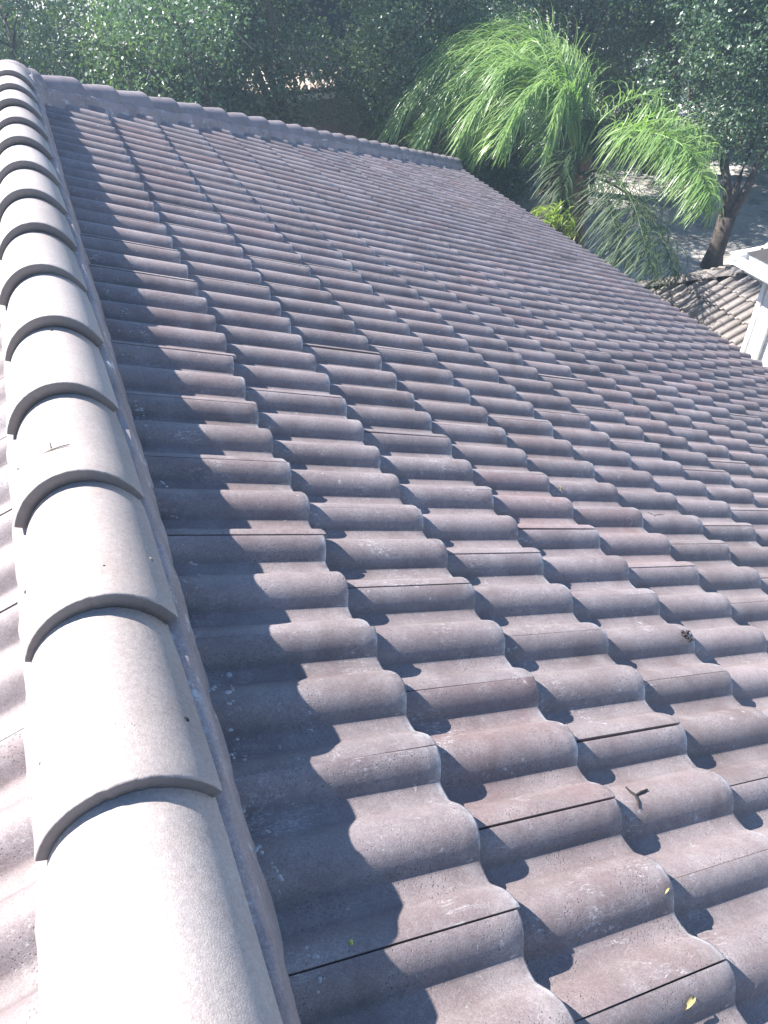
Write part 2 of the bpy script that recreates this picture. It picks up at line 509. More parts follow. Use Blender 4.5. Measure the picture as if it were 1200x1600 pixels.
cand = []
for (si, i, y0) in tiles:
    fr = frames[si].M
    r = random.Random(int(i * 1000 + y0 * 977 + si * 31337))
    jx, jy, jz = r.gauss(0, .0028), r.gauss(0, .0009), r.gauss(0, .0011)
    if r.random() < .05: jx += r.uniform(.006, .013)      # a few tiles have slipped
    rz = r.gauss(0, .0035); rx = r.gauss(0, .004)
    M = fr @ Matrix.Translation((i * EXP + jx, y0 + jy, jz)) @ Matrix.Rotation(rz, 4, 'Z') @ Matrix.Rotation(rx, 4, 'X')
    cuts = []
    skip = False
    cs = [M @ Vector((x, y, 0)) for x in (-EXP - HEAD, 0) for y in (0, -2 * BAR)]
    for P, nrm in hip_planes(si):
        dd = [(c - P).dot(nrm) for c in cs]
        if min(dd) > 0: skip = True
        elif max(dd) > 0: cuts.append((P, nrm))
    if skip: continue
    ctr = M @ Vector((-EXP / 2, -BAR, .03))
    q = to_px(ctr); score = 0
    if si < 2 and q:
        pts = [to_px(M @ Vector((x, y, .03))) for x, y in ((-EXP, 0), (0, 0), (0, -2 * BAR), (-EXP, -2 * BAR))]
        if all(pts):
            inside = any(-5 < p[0] < 1205 and -5 < p[1] < 1605 for p in pts) or (-20 < q[0] < 1220 and -20 < q[1] < 1620)
            area = abs(sum(pts[k][0] * pts[(k + 1) % 4][1] - pts[(k + 1) % 4][0] * pts[k][1] for k in range(4))) / 2
            # left slope: only what shows beside the ridge tiles
            if si == 1 and ((M @ Vector((-EXP, -BAR, .03))).y > 1.6 or q[1] < 700): inside = inside and q[0] > -60 and q[1] > 700
            if inside: score = min(area, 60000)
    cand.append((score, si, M, cuts, r.random()))
cand.sort(key=lambda c: -c[0])

def clipped(M, V, F, UV, cuts, mat):
    me0 = mesh_np('roof_tile_cut', V, F, (mat,), True, UV)
    bm = bmesh.new(); bm.from_mesh(me0)
    Mi = M.inverted()
    for P, nrm in cuts:
        bmesh.ops.bisect_plane(bm, geom=bm.verts[:] + bm.edges[:] + bm.faces[:], dist=1e-5,
                               plane_co=Mi @ P, plane_no=(Mi.to_3x3() @ nrm).normalized(), clear_outer=True)
    bm.to_mesh(me0); bm.free(); return me0

slopes_obj = (roof_slope, left_slope, end_slope)
n_part = 0; rest = [[], [], []]
for k, (score, si, M, cuts, rv) in enumerate(cand):
    if score > 0 and n_part < 299:
        if cuts:
            V, F, UV = tile_arrays(TS_HI, .0009, k); me = clipped(M, V, F, UV, cuts, M_tile)
            if not len(me.polygons): continue
        else: me = variants[k % 10]
        link('roof_tile', me, slopes_obj[si], M); n_part += 1
    else: rest[si].append((M, cuts, rv))
for si in range(3):
    Vs, Fs, Us, As = [], [], [], []; off = 0
    for M, cuts, rv in rest[si]:
        if cuts:
            me = clipped(M, LO[0], LO[1], LO[2], cuts, M_tile_far)
            if not len(me.polygons): continue
            me.calc_loop_triangles()
            V = np.zeros(len(me.vertices) * 3, np.float32); me.vertices.foreach_get('co', V); V = V.reshape(-1, 3)
            T = np.zeros(len(me.loop_triangles) * 3, np.int32); me.loop_triangles.foreach_get('vertices', T); T = T.reshape(-1, 3)
            T4 = np.concatenate([T, T[:, 2:]], 1)
            uvl = np.zeros((len(V), 2), np.float32)
            for lp in me.loops: uvl[lp.vertex_index] = me.uv_layers[0].data[lp.index].uv
            F = T; UV = uvl
        else:
            V, F4, UV = LO
            F = np.concatenate([F4[:, [0, 1, 2]], F4[:, [0, 2, 3]]])
        A = np.array(M)
        W = V @ A[:3, :3].T + A[:3, 3]
        Vs.append(W); Fs.append(F + off); Us.append(UV); As.append(np.full(len(W), rv)); off += len(W)
    me = mesh_np('roof_tile_rows', np.concatenate(Vs), np.concatenate(Fs), (M_tile_far,), True, np.concatenate(Us), np.concatenate(As))
    tag(link('roof_tile_rows', me, slopes_obj[si]), kind='stuff')

# ------------------------------------------------------------ ridge and hip caps on mortar
def cap_mesh(seed, w=.13, h=.165, zb=.0, L=.41, th=.029, mat=None, rough=.00035, ph=1.13):
    r = np.random.default_rng(seed)
    nphi = 52
    phi = np.linspace(-ph, ph, nphi)
    chip = r.normal(size=nphi) * rough
    rows = []; vv = []
    base = zb + h * math.cos(ph)
    for y, tin, v in ((L, 0, 0.), (L * .75, 0, .2), (L * .5, 0, .45), (L * .25, 0, .7), (.03, 0, .9), (.004, 0, .98), (.0006, .0008, .99), (0, .003, 1.), (.0, .014, 1.), (.002, th, 1.), (.12, th, 1.), (.25, th, 1.)):
        tap = 1 - .10 * y / L; dz = -.030 * y / L
        ww, hh = (w - tin) * tap, (h - tin) * tap
        c = chip if v > .97 else chip * 0
        zc = zb + (h - h * tap) * .6
        rows.append(np.stack([ww * np.sin(phi), y + c * 1.3, zc + hh * np.cos(phi) + dz + c * .3], 1)); vv.append(np.full(nphi, v))
    V = np.concatenate(rows); nr = len(rows)
    V[:, 2] += .0015 * np.sin(V[:, 1] * 23 + seed) * (V[:, 1] > .05)
    F = grid_faces(nr, nphi, 0, False)
    # lower edges of the shell
    for c_, fl in ((0, True), (nphi - 1, False)):
        b = len(V); ring = V[[i * nphi + c_ for i in range(8)]]; low = ring.copy(); low[:, 0] *= .86; low[:, 2] -= .004
        V = np.concatenate([V, ring, low]); F = np.concatenate([F, grid_faces(2, 8, b, fl)]); vv += [np.tile([0, .2, .45, .7, .9, .98, .99, 1], 2)]
    vv = np.concatenate(vv)
    uu = np.concatenate([np.tile((phi + 1.2) / 2.4, nr), np.zeros(16), np.ones(16)])
    return mesh_np('cap_tile', V, F, (mat or M_cap,), True, np.stack([uu, vv], 1))

def cap_frame(p, back, up):
    y = Vector(back).normalized(); z = (Vector(up) - Vector(up).dot(y) * y).normalized(); x = y.cross(z)
    return Matrix(((x.x, y.x, z.x, p[0]), (x.y, y.y, z.y, p[1]), (x.z, y.z, z.z, p[2]), (0, 0, 0, 1)))

ridge_bed_z = .111 - ZR        # cap ellipse centre above the planes' ridge line
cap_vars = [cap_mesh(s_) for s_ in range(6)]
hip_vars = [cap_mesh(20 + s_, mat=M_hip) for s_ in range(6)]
RY = [.117 + .3285 * k for k in range(-7, 14)]
ridge_caps = []
for k, y in enumerate(RY):
    r = random.Random(k * 13)
    M = cap_frame((XR + r.gauss(0, .002), y + r.gauss(0, .003), ZR + ridge_bed_z + r.gauss(0, .0015)), (0, 1, 0), (r.gauss(0, .012), 0, 1))
    M = M @ Matrix.Rotation(r.gauss(0, .008), 4, 'Z')
    ridge_caps.append(link('ridge_tile', cap_vars[k % 6], house, M))
# short closing cap at the ridge end, in paler pink concrete
def dome(name, p, w, h, l, mat, parent):
    V, F = [], []
    nu, nv = 20, 9
    for a in range(nv):
        e = a / (nv - 1) * math.pi / 2
        for b in range(nu):
            f = b / nu * 2 * math.pi
            k = 1 + .03 * math.sin(3 * f + a)
            V.append((p[0] + w * math.cos(e) * math.cos(f) * k, p[1] + l * math.cos(e) * math.sin(f) * k, p[2] + h * math.sin(e)))
    for a in range(nv - 1):
        for b in range(nu):
            F.append((a * nu + b, a * nu + (b + 1) % nu, (a + 1) * nu + (b + 1) % nu, (a + 1) * nu + b))
    return link(name, mesh_np(name, V, F, (mat,), True), parent)

HIP_Z = -.035
hip_d = {}
for side, sx in (('r', 1), ('l', -1)):
    dn = Vector((sx, 1, -sp_ / cp)).normalized()      # down the hip
    up = Vector((0, 0, 1))
    Lh = (EX - XR) * math.sqrt(2 + (sp_ / cp) ** 2)
    n = int((Lh - .1) / .3285)
    hip_d[side] = (dn, Lh)
    for k in range(n + 1):
        dist = (.125 if sx > 0 else .36) + k * .3285
        if dist > Lh: break
        r = random.Random(k * 17 + sx)
        p = Vector((XR, YR, ZR)) + dn * dist + up * (HIP_Z + r.gauss(0, .002))
        M = cap_frame(p, -dn, (r.gauss(0, .01), 0, 1)) @ Matrix.Rotation(r.gauss(0, .01), 4, 'Z')
        link('hip_tile', hip_vars[(k + 3) % 6], house, M)

def mortar_run(name, A, d, length, side, prof, seed, step=.025):
    """strip of mortar: prof is a list of (across, height) from under the cap down into the tiles"""
    d = Vector(d).normalized(); A = Vector(A)
    upv = (Vector((0, 0, 1)) - d * d.z).normalized()
    ac = d.cross(upv) * side
    n = int(length / step) + 1
    V = []
    for i in range(n):
        s_ = i * step
        for q, (a, h) in enumerate(prof):
            w = noise.noise(Vector((s_ * 7, q * .35 + seed, 0))) * .0065 + noise.noise(Vector((s_ * 28, q * .9 + seed, 5))) * .004
            if q == 0: w *= .1
            V.append(A + d * s_ + ac * (a + w) + upv * (h + w * .5))
    F = grid_faces(n, len(prof), 0, side < 0)
    me = mesh_np(name, V, F, (M_mortar,), True)
    return link(name, me, house)
prof_r = [(.085, .095), (.106, .090), (.119, .086), (.127, .070), (.1285, .05), (.130, .01), (.133, -.025), (.1375, -.045), (.140, -.095)]
mortar_run('ridge_mortar', (XR, RIDGE_Y0, ZR), (0, 1, 0), YR - RIDGE_Y0 + .02, 1, prof_r, 1.3)
mortar_run('ridge_mortar', (XR, RIDGE_Y0, ZR), (0, 1, 0), YR - RIDGE_Y0 + .02, -1, prof_r, 4.7)
prof_h = [(.085, .045), (.105, .040), (.1225, .03), (.133, .01), (.141, -.015), (.152, -.035), (.166, -.06), (.172, -.11)]
for side in ('r', 'l'):
    dn, Lh = hip_d[side]
    mortar_run('hip_mortar', (XR, YR, ZR), dn, Lh - .02, 1, prof_h, 8.1 + ord(side))
    mortar_run('hip_mortar', (XR, YR, ZR), dn, Lh - .02, -1, prof_h, 2.1 + ord(side))
dome('ridge_end_mortar', (XR, YR + .0, ZR - .06), .17, .215, .24, M_mortar, house)

# ------------------------------------------------------------ small marks and litter on the tiles
def near_surface(x_s, y):     # height of tile field above the plane at (s, y), rough
    i = math.ceil(x_s / EXP); dist = i * EXP - x_s
    t = (-y / BAR) % 1.0
    return float(np.interp(t, PT, PN)) - dist * DROP / EXP
def on_slope(px, py, up=0.002):
    """point of the right slope seen at a picture position of 1200 x 1600, found by marching the view ray"""
    d = (Rf + Rr * ((px - 600) / 1200) + Rd * ((py - 800) / 1200))
    Mi = S_R.M.inverted(); lo = None
    l = 0.3
    while l < 20:
        q = Mi @ (Cw + d * l)
        if q.z < near_surface(q.x, q.y): break
        l += .002
    nrm = S_R.M.to_3x3() @ Vector((0, 0, 1))
    return Cw + d * l + nrm * up
def on_cap(px, py):
    d = (Rf + Rr * ((px - 600) / 1200) + Rd * ((py - 800) / 1200)); l = .3
    while l < 20:
        q = Cw + d * l
        for k, y in enumerate(RY):
            if y <= q.y <= y + .3285:
                a = (q.y - y) / .41; tap = 1 - .1 * a
                zc = .111 + (.165 - .165 * tap) * .6 - .03 * a
                X = (q.x - XR) / (.13 * tap)
                if abs(X) < .99 and q.z < zc + .165 * tap * math.sqrt(1 - X * X):
                    n = Vector(((q.x - XR) / .13 ** 2, 0, (q.z - .111) / .175 ** 2)).normalized()
                    return q, n, ridge_caps[k]
        l += .001
    return None
def flat_blob(name, p, n, r, mat, parent=None, seed=0, asp=1.0, hgt=.004, ang=0.):
    n = Vector(n).normalized(); a = n.cross(Vector((0, 1, 0.1))).normalized(); b = n.cross(a)
    a, b = a * math.cos(ang) + b * math.sin(ang), b * math.cos(ang) - a * math.sin(ang)
    V = [p + n * hgt]; k = 14; rr = random.Random(seed); F = []
    for ring in (.55, 1.0):
        for q in range(k):
            an = q / k * 2 * math.pi; w = r * ring * (1 + rr.uniform(-.25, .25))
            V.append(p + a * math.cos(an) * w * asp + b * math.sin(an) * w + n * (hgt * .8 if ring < 1 else -.001))
    for q in range(k):
        F.append((0, 1 + q, 1 + (q + 1) % k)); F.append((1 + q, 1 + k + q, 1 + k + (q + 1) % k, 1 + (q + 1) % k))
    return link(name, mesh_np(name, V, F, (mat,), True), parent)
NR = S_R.M.to_3x3() @ Vector((0, 0, 1))
def hit(px, py, cap):
    if cap:
        r = on_cap(px, py)
        if r: return r[0], r[1]
    return on_slope(px, py, 0.0), NR
def twig_or_mark(lines, label, rad=.0028, cap=False, mat=None):  # small forked mark: thin tubes along given surface points
    mb = MB()
    for ln in lines:
        pts = []
        for (x, y) in ln:
            p, n = hit(x, y, cap); pts.append(p + n * .0012)
        k = len(pts)
        mb.tube(pts, [rad * (.25 + .5 * math.sin(math.pi * (i + .35) / (k - .3))) for i in range(k)], 6)
    return tag(mb.build('forked_mark', mat or M_darkbits, None, True), label, 'twig_or_mark', 'small forked marks on the tiles')
twig_or_mark([[(977.5, 1230.5), (985, 1238), (992, 1243), (996.5, 1252), (999, 1263.5)], [(992, 1243), (1001, 1238.5), (1011, 1234)]],
     'small dark forked mark on a sunlit tile in the lower right of the roof', .0042)
twig_or_mark([[(1011, 801), (1017, 803.5), (1022, 806), (1024.5, 813)], [(1022, 806), (1029, 805), (1036.5, 805)]],
     'tiny forked mark further up the roof at the right, beside a butt shadow', .0036)
twig_or_mark([[(64, 710), (80, 703), (95, 698), (109, 695)], [(77, 691), (80, 703)]],
     'faint grey forked mark across a pale ridge tile', .0022, True, M_twig)

# clump of dark debris on a tile nose
p = on_slope(1072, 994, 0.0)
mb = MB(); rr = random.Random(5)
for k in range(26):
    a = p + Vector((rr.uniform(-.011, .012), rr.uniform(-.018, .012), rr.uniform(.0, .005)))
    b = a + Vector((rr.uniform(-.010, .010), rr.uniform(-.010, .010), rr.uniform(-.003, .003)))
    mb.tube([a, (a + b) / 2 + Vector((0, 0, .003)), b], [.0012, .0030, .0010], 5)
tag(mb.build('debris_clump', M_darkbits, None, True), 'dark crumbly clump of debris on the lower edge of a reddish tile at the right', 'debris')
# yellow petal and curled dry leaf
p = on_slope(547, 1474, 0.0)
tag(flat_blob('yellow_petal', p + NR * .002, NR, .0038, M_yellow, None, 3, 1.0, .005), 'little yellow flower bud on the shaded tile by the ridge', 'flower bud')
def leaf_obj(px, py, l, w, ang, label, mat):
    p = on_slope(px, py, .003); n = NR
    a = n.cross(Vector((0, 1, 0))).normalized(); b = n.cross(a)
    a, b = a * math.cos(ang) + b * math.sin(ang), b * math.cos(ang) - a * math.sin(ang)
    V, F = [], []
    N_ = 9
    for i in range(N_):
        u = i / (N_ - 1); ww = w * math.sin(math.pi * min(.98, u * .9 + .04)) ** .8
        for q, sg in enumerate((-1, 0, 1)):
            V.append(p + a * (u - .5) * l + b * sg * ww + n * (abs(sg) * w * .7 + .004 * math.sin(u * 5)))
    for i in range(N_ - 1):
        for q in range(2): F.append((i * 3 + q, i * 3 + q + 1, i * 3 + q + 4, i * 3 + q + 3))
    me = mesh_np('fallen_leaf', V, F, (mat,), True)
    return tag(link('fallen_leaf', me), label, 'leaf', 'small dry leaves on the roof')
leaf_obj(1076, 1568, .030, .0042, .35, 'yellow curled dry leaf on the lit tile at the bottom right', M_dryleaf)
leaf_obj(1040, 1393, .018, .0018, .5, 'narrow yellow leaf scrap caught on the chalky nose of a tile', M_dryleaf)
leaf_obj(873, 764 , .022, .0035, 1.3, 'pale leaf scrap caught in a tile joint in the middle of the roof', M_dryleaf)
# nail holes in the ridge tiles
for (x, y) in ((395, 1522), (293, 1124), (237, 872), (163, 884), (63, 1193), (28, 733), (39, 925), (80, 515), (50, 455)):
    h = on_cap(x, y)
    if h:
        q, n, capo = h
        flat_blob('nail_hole', q, n, .0045 if x in (395, 293) else .0035, M_hole, capo, x, 1.0, .0012)
# fragment of mortar with its own shadow on the cap near (237,872)
h = on_cap(234, 876)
if h:
    q, n, _ = h
    tag(flat_blob('mortar_crumb', q, n, .008, M_twig, None, 8, .5, .006, .8), 'grey crumb of mortar on the shaded flank of a ridge tile', 'crumb')
# lime splashes on tiles (thin dried drops with their own edges)
for (x, y, r_) in ((188, 484, .022), (196, 489, .024), (183, 490, .018), (200, 482, .014), (355, 1046, .020), (372, 1045, .012), (330, 1075, .010), (362, 1185, .010), (385, 1265, .010), (432, 1365, .014), (425, 1350, .008), (402, 1325, .011), (440, 1392, .006), (285, 905, .012), (290, 925, .008), (258, 757, .010)):
    p = on_slope(x, y, .0008)
    rr = random.Random(x)
    for k in range(5 if r_ > .015 else 3):
        o_ = Vector((rr.uniform(-1, 1), rr.uniform(-1, 1), 0)) * r_ * .8
        o_ -= NR * o_.dot(NR)
        flat_blob('lime_splash', p + o_, NR, r_ * rr.uniform(.12, .32), M_lime, roof_slope, x + k, rr.uniform(.4, 2.2), .0004, rr.uniform(0, 3))

# lime and mortar crumbs splashed along the foot of the ridge mortar
rr = random.Random(21); V_, F_ = [], []
cl = [rr.uniform(-.5, 3.2) for _ in range(26)]
for k in range(170):
    y = rr.choice(cl) + rr.gauss(0, .03); x_s = -.014 + abs(rr.gauss(0, .020)); q = 7
    c = S_R.M @ Vector((x_s, y, near_surface(x_s, y) + .0012)); r_ = rr.uniform(.0008, .0034) * (1.5 if rr.random() < .15 else 1)
    ex = S_R.M.to_3x3() @ Vector((1, 0, 0)); ey = Vector((0, 1, 0)); b = len(V_)
    V_.append(c + NR * r_ * .35)
    for a in range(q):
        an = a / q * 6.283; w = r_ * rr.uniform(.6, 1.3)
        V_.append(c + ex * math.cos(an) * w * 1.5 + ey * math.sin(an) * w - NR * .002)
    for a in range(q): F_.append((b, b + 1 + a, b + 1 + (a + 1) % q))
tag(link('mortar_crumbs', mesh_np('mortar_crumbs', V_, F_, (M_lime,), True), house), kind='stuff')

# ------------------------------------------------------------ lower wing roof at the right, beige tiles
wing = empty('garden_wing', (9.5, 7.2, ZG), 'low outbuilding right of the palm with a beige barrel tile hip roof half in shade', 'outbuilding')
def barrel_slope(origin, along, down, n_along, n_down, clip, parent, mat, rexp=.34, rb=.155, rad=.05, thick=.0):
    """straight barrel tiles, each one a part; origin is the eave start; rows run up the slope"""
    y = Vector(along).normalized(); x = Vector(down).normalized(); z = y.cross(x)
    if z.z < 0: z = -z
    nphi = 9; L = rexp + .05
    V = []; 
    prof = [(-rb / 2, 0.0), (-rb / 2 + .03, -.004)] + [(rb * .05 + math.sin(a) * rad, math.cos(a) * rad * .8 + .004) for a in np.linspace(-1.5, 1.5, nphi)] + [(rb / 2 + .004, 0.0)]
    for xx, dz, in ((-L, -.02), (-.01, 0), (0, -.006), (0, -.022)):
        for (a, h) in prof: V.append((xx, a, h + dz))
    F = grid_faces(4, len(prof))
    uv = np.array([(k / len(prof), v_) for v_ in (0, .96, 1, 1) for k in range(len(prof))])
    me = mesh_np('wing_tile', V, F, (mat,), True, uv)
    cnt = 0
    for i in range(n_down):
        for j in range(n_along):
            p = Vector(origin) - x * (i * rexp) + y * (j * rb)
            if not clip(p - x * rexp * .5): continue
            r = random.Random(i * 100 + j)
            M = Matrix(((x.x, y.x, z.x, p.x), (x.y, y.y, z.y, p.y), (x.z, y.z, z.z, p.z), (0, 0, 0, 1)))
            M = M @ Matrix.Translation((r.gauss(0, .006), r.gauss(0, .002), r.gauss(0, .002) + .02)) @ Matrix.Rotation(r.gauss(0, .01) - .05, 4, 'Y')
            link('roof_tile', me, parent, M); cnt += 1
    return cnt
T25 = sp_ / cp
c0 = Vector((7.70, 8.92, -4.285))         # eave corner of the wing
# hip runs from c0 towards (+X, -Y, up)
hipd = Vector((1, -1, T25)).normalized()
CX, CY, CZ = c0; YS = 5.48; RN = 3.4
m = MB()
a0 = c0 + Vector((0, 0, -.03)); top = a0 + Vector((RN, -RN, RN * T25))
m.poly([Vector((CX, YS, CZ - .03)), a0, top, Vector((CX + RN, YS, CZ - .03 + RN * T25))])
m.poly([a0, Vector((CX + 6, CY, CZ - .03)), Vector((CX + 6, CY - RN, top.z)), top])
wroof = m.build('roof_slope', M_deck, wing)
m = MB(); m.box(CX + .35, CX + 5.6, YS + .02, CY - .35, ZG, CZ - .1); m.build('wall', M_stucco, wing)
m = MB(); m.box(CX - .02, CX + .01, YS, CY + .02, CZ - .18, CZ - .04); m.box(CX + .011, CX + 6, CY - .01, CY + .02, CZ - .18, CZ - .04); m.build('fascia', M_white, wing)
barrel_slope(c0 + Vector((0, -3.41, 0)), (0, 1, 0), (-1, 0, -T25), 22, 9,
             lambda p: (p.x - c0.x) < (c0.y - p.y) - .02, wroof, M_tan)
barrel_slope(c0 + Vector((.2, 0, 0)), (1, 0, 0), (0, 1, -T25), 22, 9,
             lambda p: (c0.y - p.y) < (p.x - c0.x) - .02, wroof, M_tan)
wcap = [cap_mesh(40 + q, .11, .11, 0, .40, .016, M_tan) for q in range(3)]
for k in range(9):
    p = c0 + hipd * (.35 + k * .34) + Vector((0, 0, .005))
    link('hip_tile', wcap[k % 3], wing, cap_frame(p, hipd, (0, 0, 1)))

# ------------------------------------------------------------ white walled building at the right edge
wb = empty('white_building', (8.6, 3.9, ZG), 'white building cut by the right edge, with white gutter and rounded beige hip tile', 'building')
bx, by = 7.06, 5.47
m = MB(); m.box(bx, 11, 2.4, by, ZG, -2.40); m.build('wall', M_white, wb)
m = MB(); m.box(bx - .05, bx - .002, by - .12, by + .05, ZG, -2.42); m.box(bx - .0015, bx + .14, by + .002, by + .05, ZG, -2.42); m.build('corner_board', M_white, wb)
gx, gy, gz = 6.68, 5.86, -2.34
def gutter(name, x0, x1, y0, y1, parent):
    m = MB(); t = .012; h = .11
    m.box(x0, x1, y0, y1, gz - h, gz - h + t)
    if x1 - x0 < y1 - y0:
        m.box(x0, x0 + t, y0, y1, gz - h + t, gz); m.box(x1 - t, x1, y0, y1, gz - h + t, gz + .02)
        m.box(x0 - .012, x0, y0, y1, gz - .016, gz + .003)
    else:
        m.box(x0, x1, y1 - t, y1, gz - h + t, gz); m.box(x0, x1, y0, y0 + t, gz - h + t, gz + .02)
        m.box(x0, x1, y1, y1 + .012, gz - .016, gz + .003)
    return m.build(name, M_white, parent)
gutter('gutter', gx, gx + .13, 2.4, gy - .131, wb); gutter('gutter', gx, 11, gy - .13, gy, wb)
m = MB(); m.box(gx + .132, gx + .16, 2.4, gy - .16, gz - .2, gz - .01); m.box(gx + .132, 11, gy - .159, gy - .132, gz - .2, gz - .01); m.build('fascia', M_white, wb)
m = MB(); m.box(gx + .161, 11, 2.4, gy - .162, gz - .2, gz - .19); m.build('soffit', M_white, wb)
c1 = Vector((gx + .10, gy - .10, gz + .02))
m = MB(); a0 = c1; top = a0 + Vector((2, -2, 2 * T25)); m.poly([Vector((a0.x, 2.4, a0.z)), a0, top, Vector((top.x, 2.4, top.z))]); m.poly([a0, Vector((11, a0.y, a0.z)), Vector((11, top.y, top.z)), top])
wr = m.build('roof_slope', M_deck, wb)
barrel_slope(c1 + Vector((0, -3.2, 0)), (0, 1, 0), (-1, 0, -T25), 16, 5, lambda p: (p.x - c1.x) < (c1.y - p.y) - .05 and p.y > 2.5, wr, M_beige)
barrel_slope(c1 + Vector((.3, 0, 0)), (1, 0, 0), (0, 1, -T25), 12, 5, lambda p: (c1.y - p.y) < (p.x - c1.x) - .05, wr, M_beige)
bcap = cap_mesh(61, .16, .17, 0, .40, .018, M_beige)
for k in range(1, 6):
    link('hip_tile', bcap, wb, cap_frame(c1 + hipd * (.17 + k * .34) + Vector((0, 0, .0)), hipd, (0, 0, 1)))
q0 = c1 + hipd * .36
dome('hip_starter', (q0.x, q0.y, q0.z - .0), .155, .20, .155, M_beige, wb)
m = MB(); m.tube([(bx - .04, by + .10, gz - .12), (bx - .04, by + .10, -4.0), (bx - .04, by + .10, ZG)], [.035] * 3, 10); m.build('downpipe', M_white, wb, True)

# ------------------------------------------------------------ neighbour's house behind the trees
nb = empty('neighbour_house', (7, 20.5, ZG), 'tan house half hidden behind the trees with a white eave board and red barrel tiles', 'house')
m = MB(); m.box(3.2, 8.6, 17.0, 22, ZG, -2.75); m.build('wall', M_greystucco, nb)
m = MB(); m.box(2.8, 9, 16.45, 16.5, -2.84, -2.72); m.build('fascia', M_white, nb)
m = MB(); m.poly([(2.8, 16.5, -2.72), (9, 16.5, -2.72), (9, 19.5, -1.32), (2.8, 19.5, -1.32)]); m.poly([(2.8, 19.5, -1.32), (9, 19.5, -1.32), (9, 22.5, -2.72), (2.8, 22.5, -2.72)])
nr = m.build('roof_slope', M_deck, nb)
m = MB()
for k in range(36):       # the row of eave tiles that shows between the leaves, and the rows above
    x = 3.0 + k * .17
    for r_ in range(4):
        y0 = 16.44 + r_ * .32; z0 = -2.66 + r_ * .32 * .466
        b = len(m.V); n9 = 7
        for (yy, dz) in ((y0, .01), (y0 + .36, .15)):
            for a in range(n9):
                an = math.pi * a / (n9 - 1); m.V.append((x + math.cos(an) * .07, yy, z0 + dz + math.sin(an) * .055))
        for a in range(n9 - 1): m.F.append((b + a, b + a + 1, b + n9 + a + 1, b + n9 + a))
        m.F.append(tuple(b + a for a in range(n9)))
tag(m.build('barrel_tile_rows', M_beige, nr, True), kind='stuff')

# ------------------------------------------------------------ trees
def leaves_mesh(name, blobs, n, size, mat, seed, thin=.0, up=.25, elong=1.9):
    """n leaf quads in clumps through ellipsoid blobs [(cx,cy,cz,rx,ry,rz,weight)]"""
    g = np.random.default_rng(seed)
    w = np.array([b[6] if len(b) > 6 else b[3] * b[4] * b[5] for b in blobs], float); w /= w.sum()
    B = np.array([b[:6] for b in blobs], float)
    ncl = max(60, n // 34)
    bi = g.choice(len(B), ncl, p=w)
    dirs = g.normal(size=(ncl, 3)); dirs /= np.linalg.norm(dirs, axis=1)[:, None]
    rad = g.uniform(.25, 1, ncl) ** .45
    cc = B[bi, :3] + dirs * rad[:, None] * B[bi, 3:6]
    cs = g.uniform(.08, .26, ncl)
    ci = g.choice(ncl, n)
    off = g.normal(size=(n, 3)) * cs[ci][:, None] * np.array([1, 1, .75])
    P = cc[ci] + off
    a = g.normal(size=(n, 3)); a[:, 2] -= .35; a /= np.linalg.norm(a, axis=1)[:, None]
    nn = g.normal(size=(n, 3)); nn[:, 2] += up * 2
    b = np.cross(nn, a); b /= np.linalg.norm(b, axis=1)[:, None] + 1e-9
    c = np.cross(a, b)
    s = size * g.uniform(.6, 1.35, n)[:, None]
    a = a * s; b = b * s / elong; c = c * s * .12
    V = np.empty((n, 4, 3), np.float32)
    V[:, 0] = P - a; V[:, 1] = P + b + c; V[:, 2] = P + a; V[:, 3] = P - b + c
    F = np.arange(n * 4, dtype=np.int32).reshape(n, 4)
    return mesh_np(name, V.reshape(-1, 3), F, (mat,), False), cc

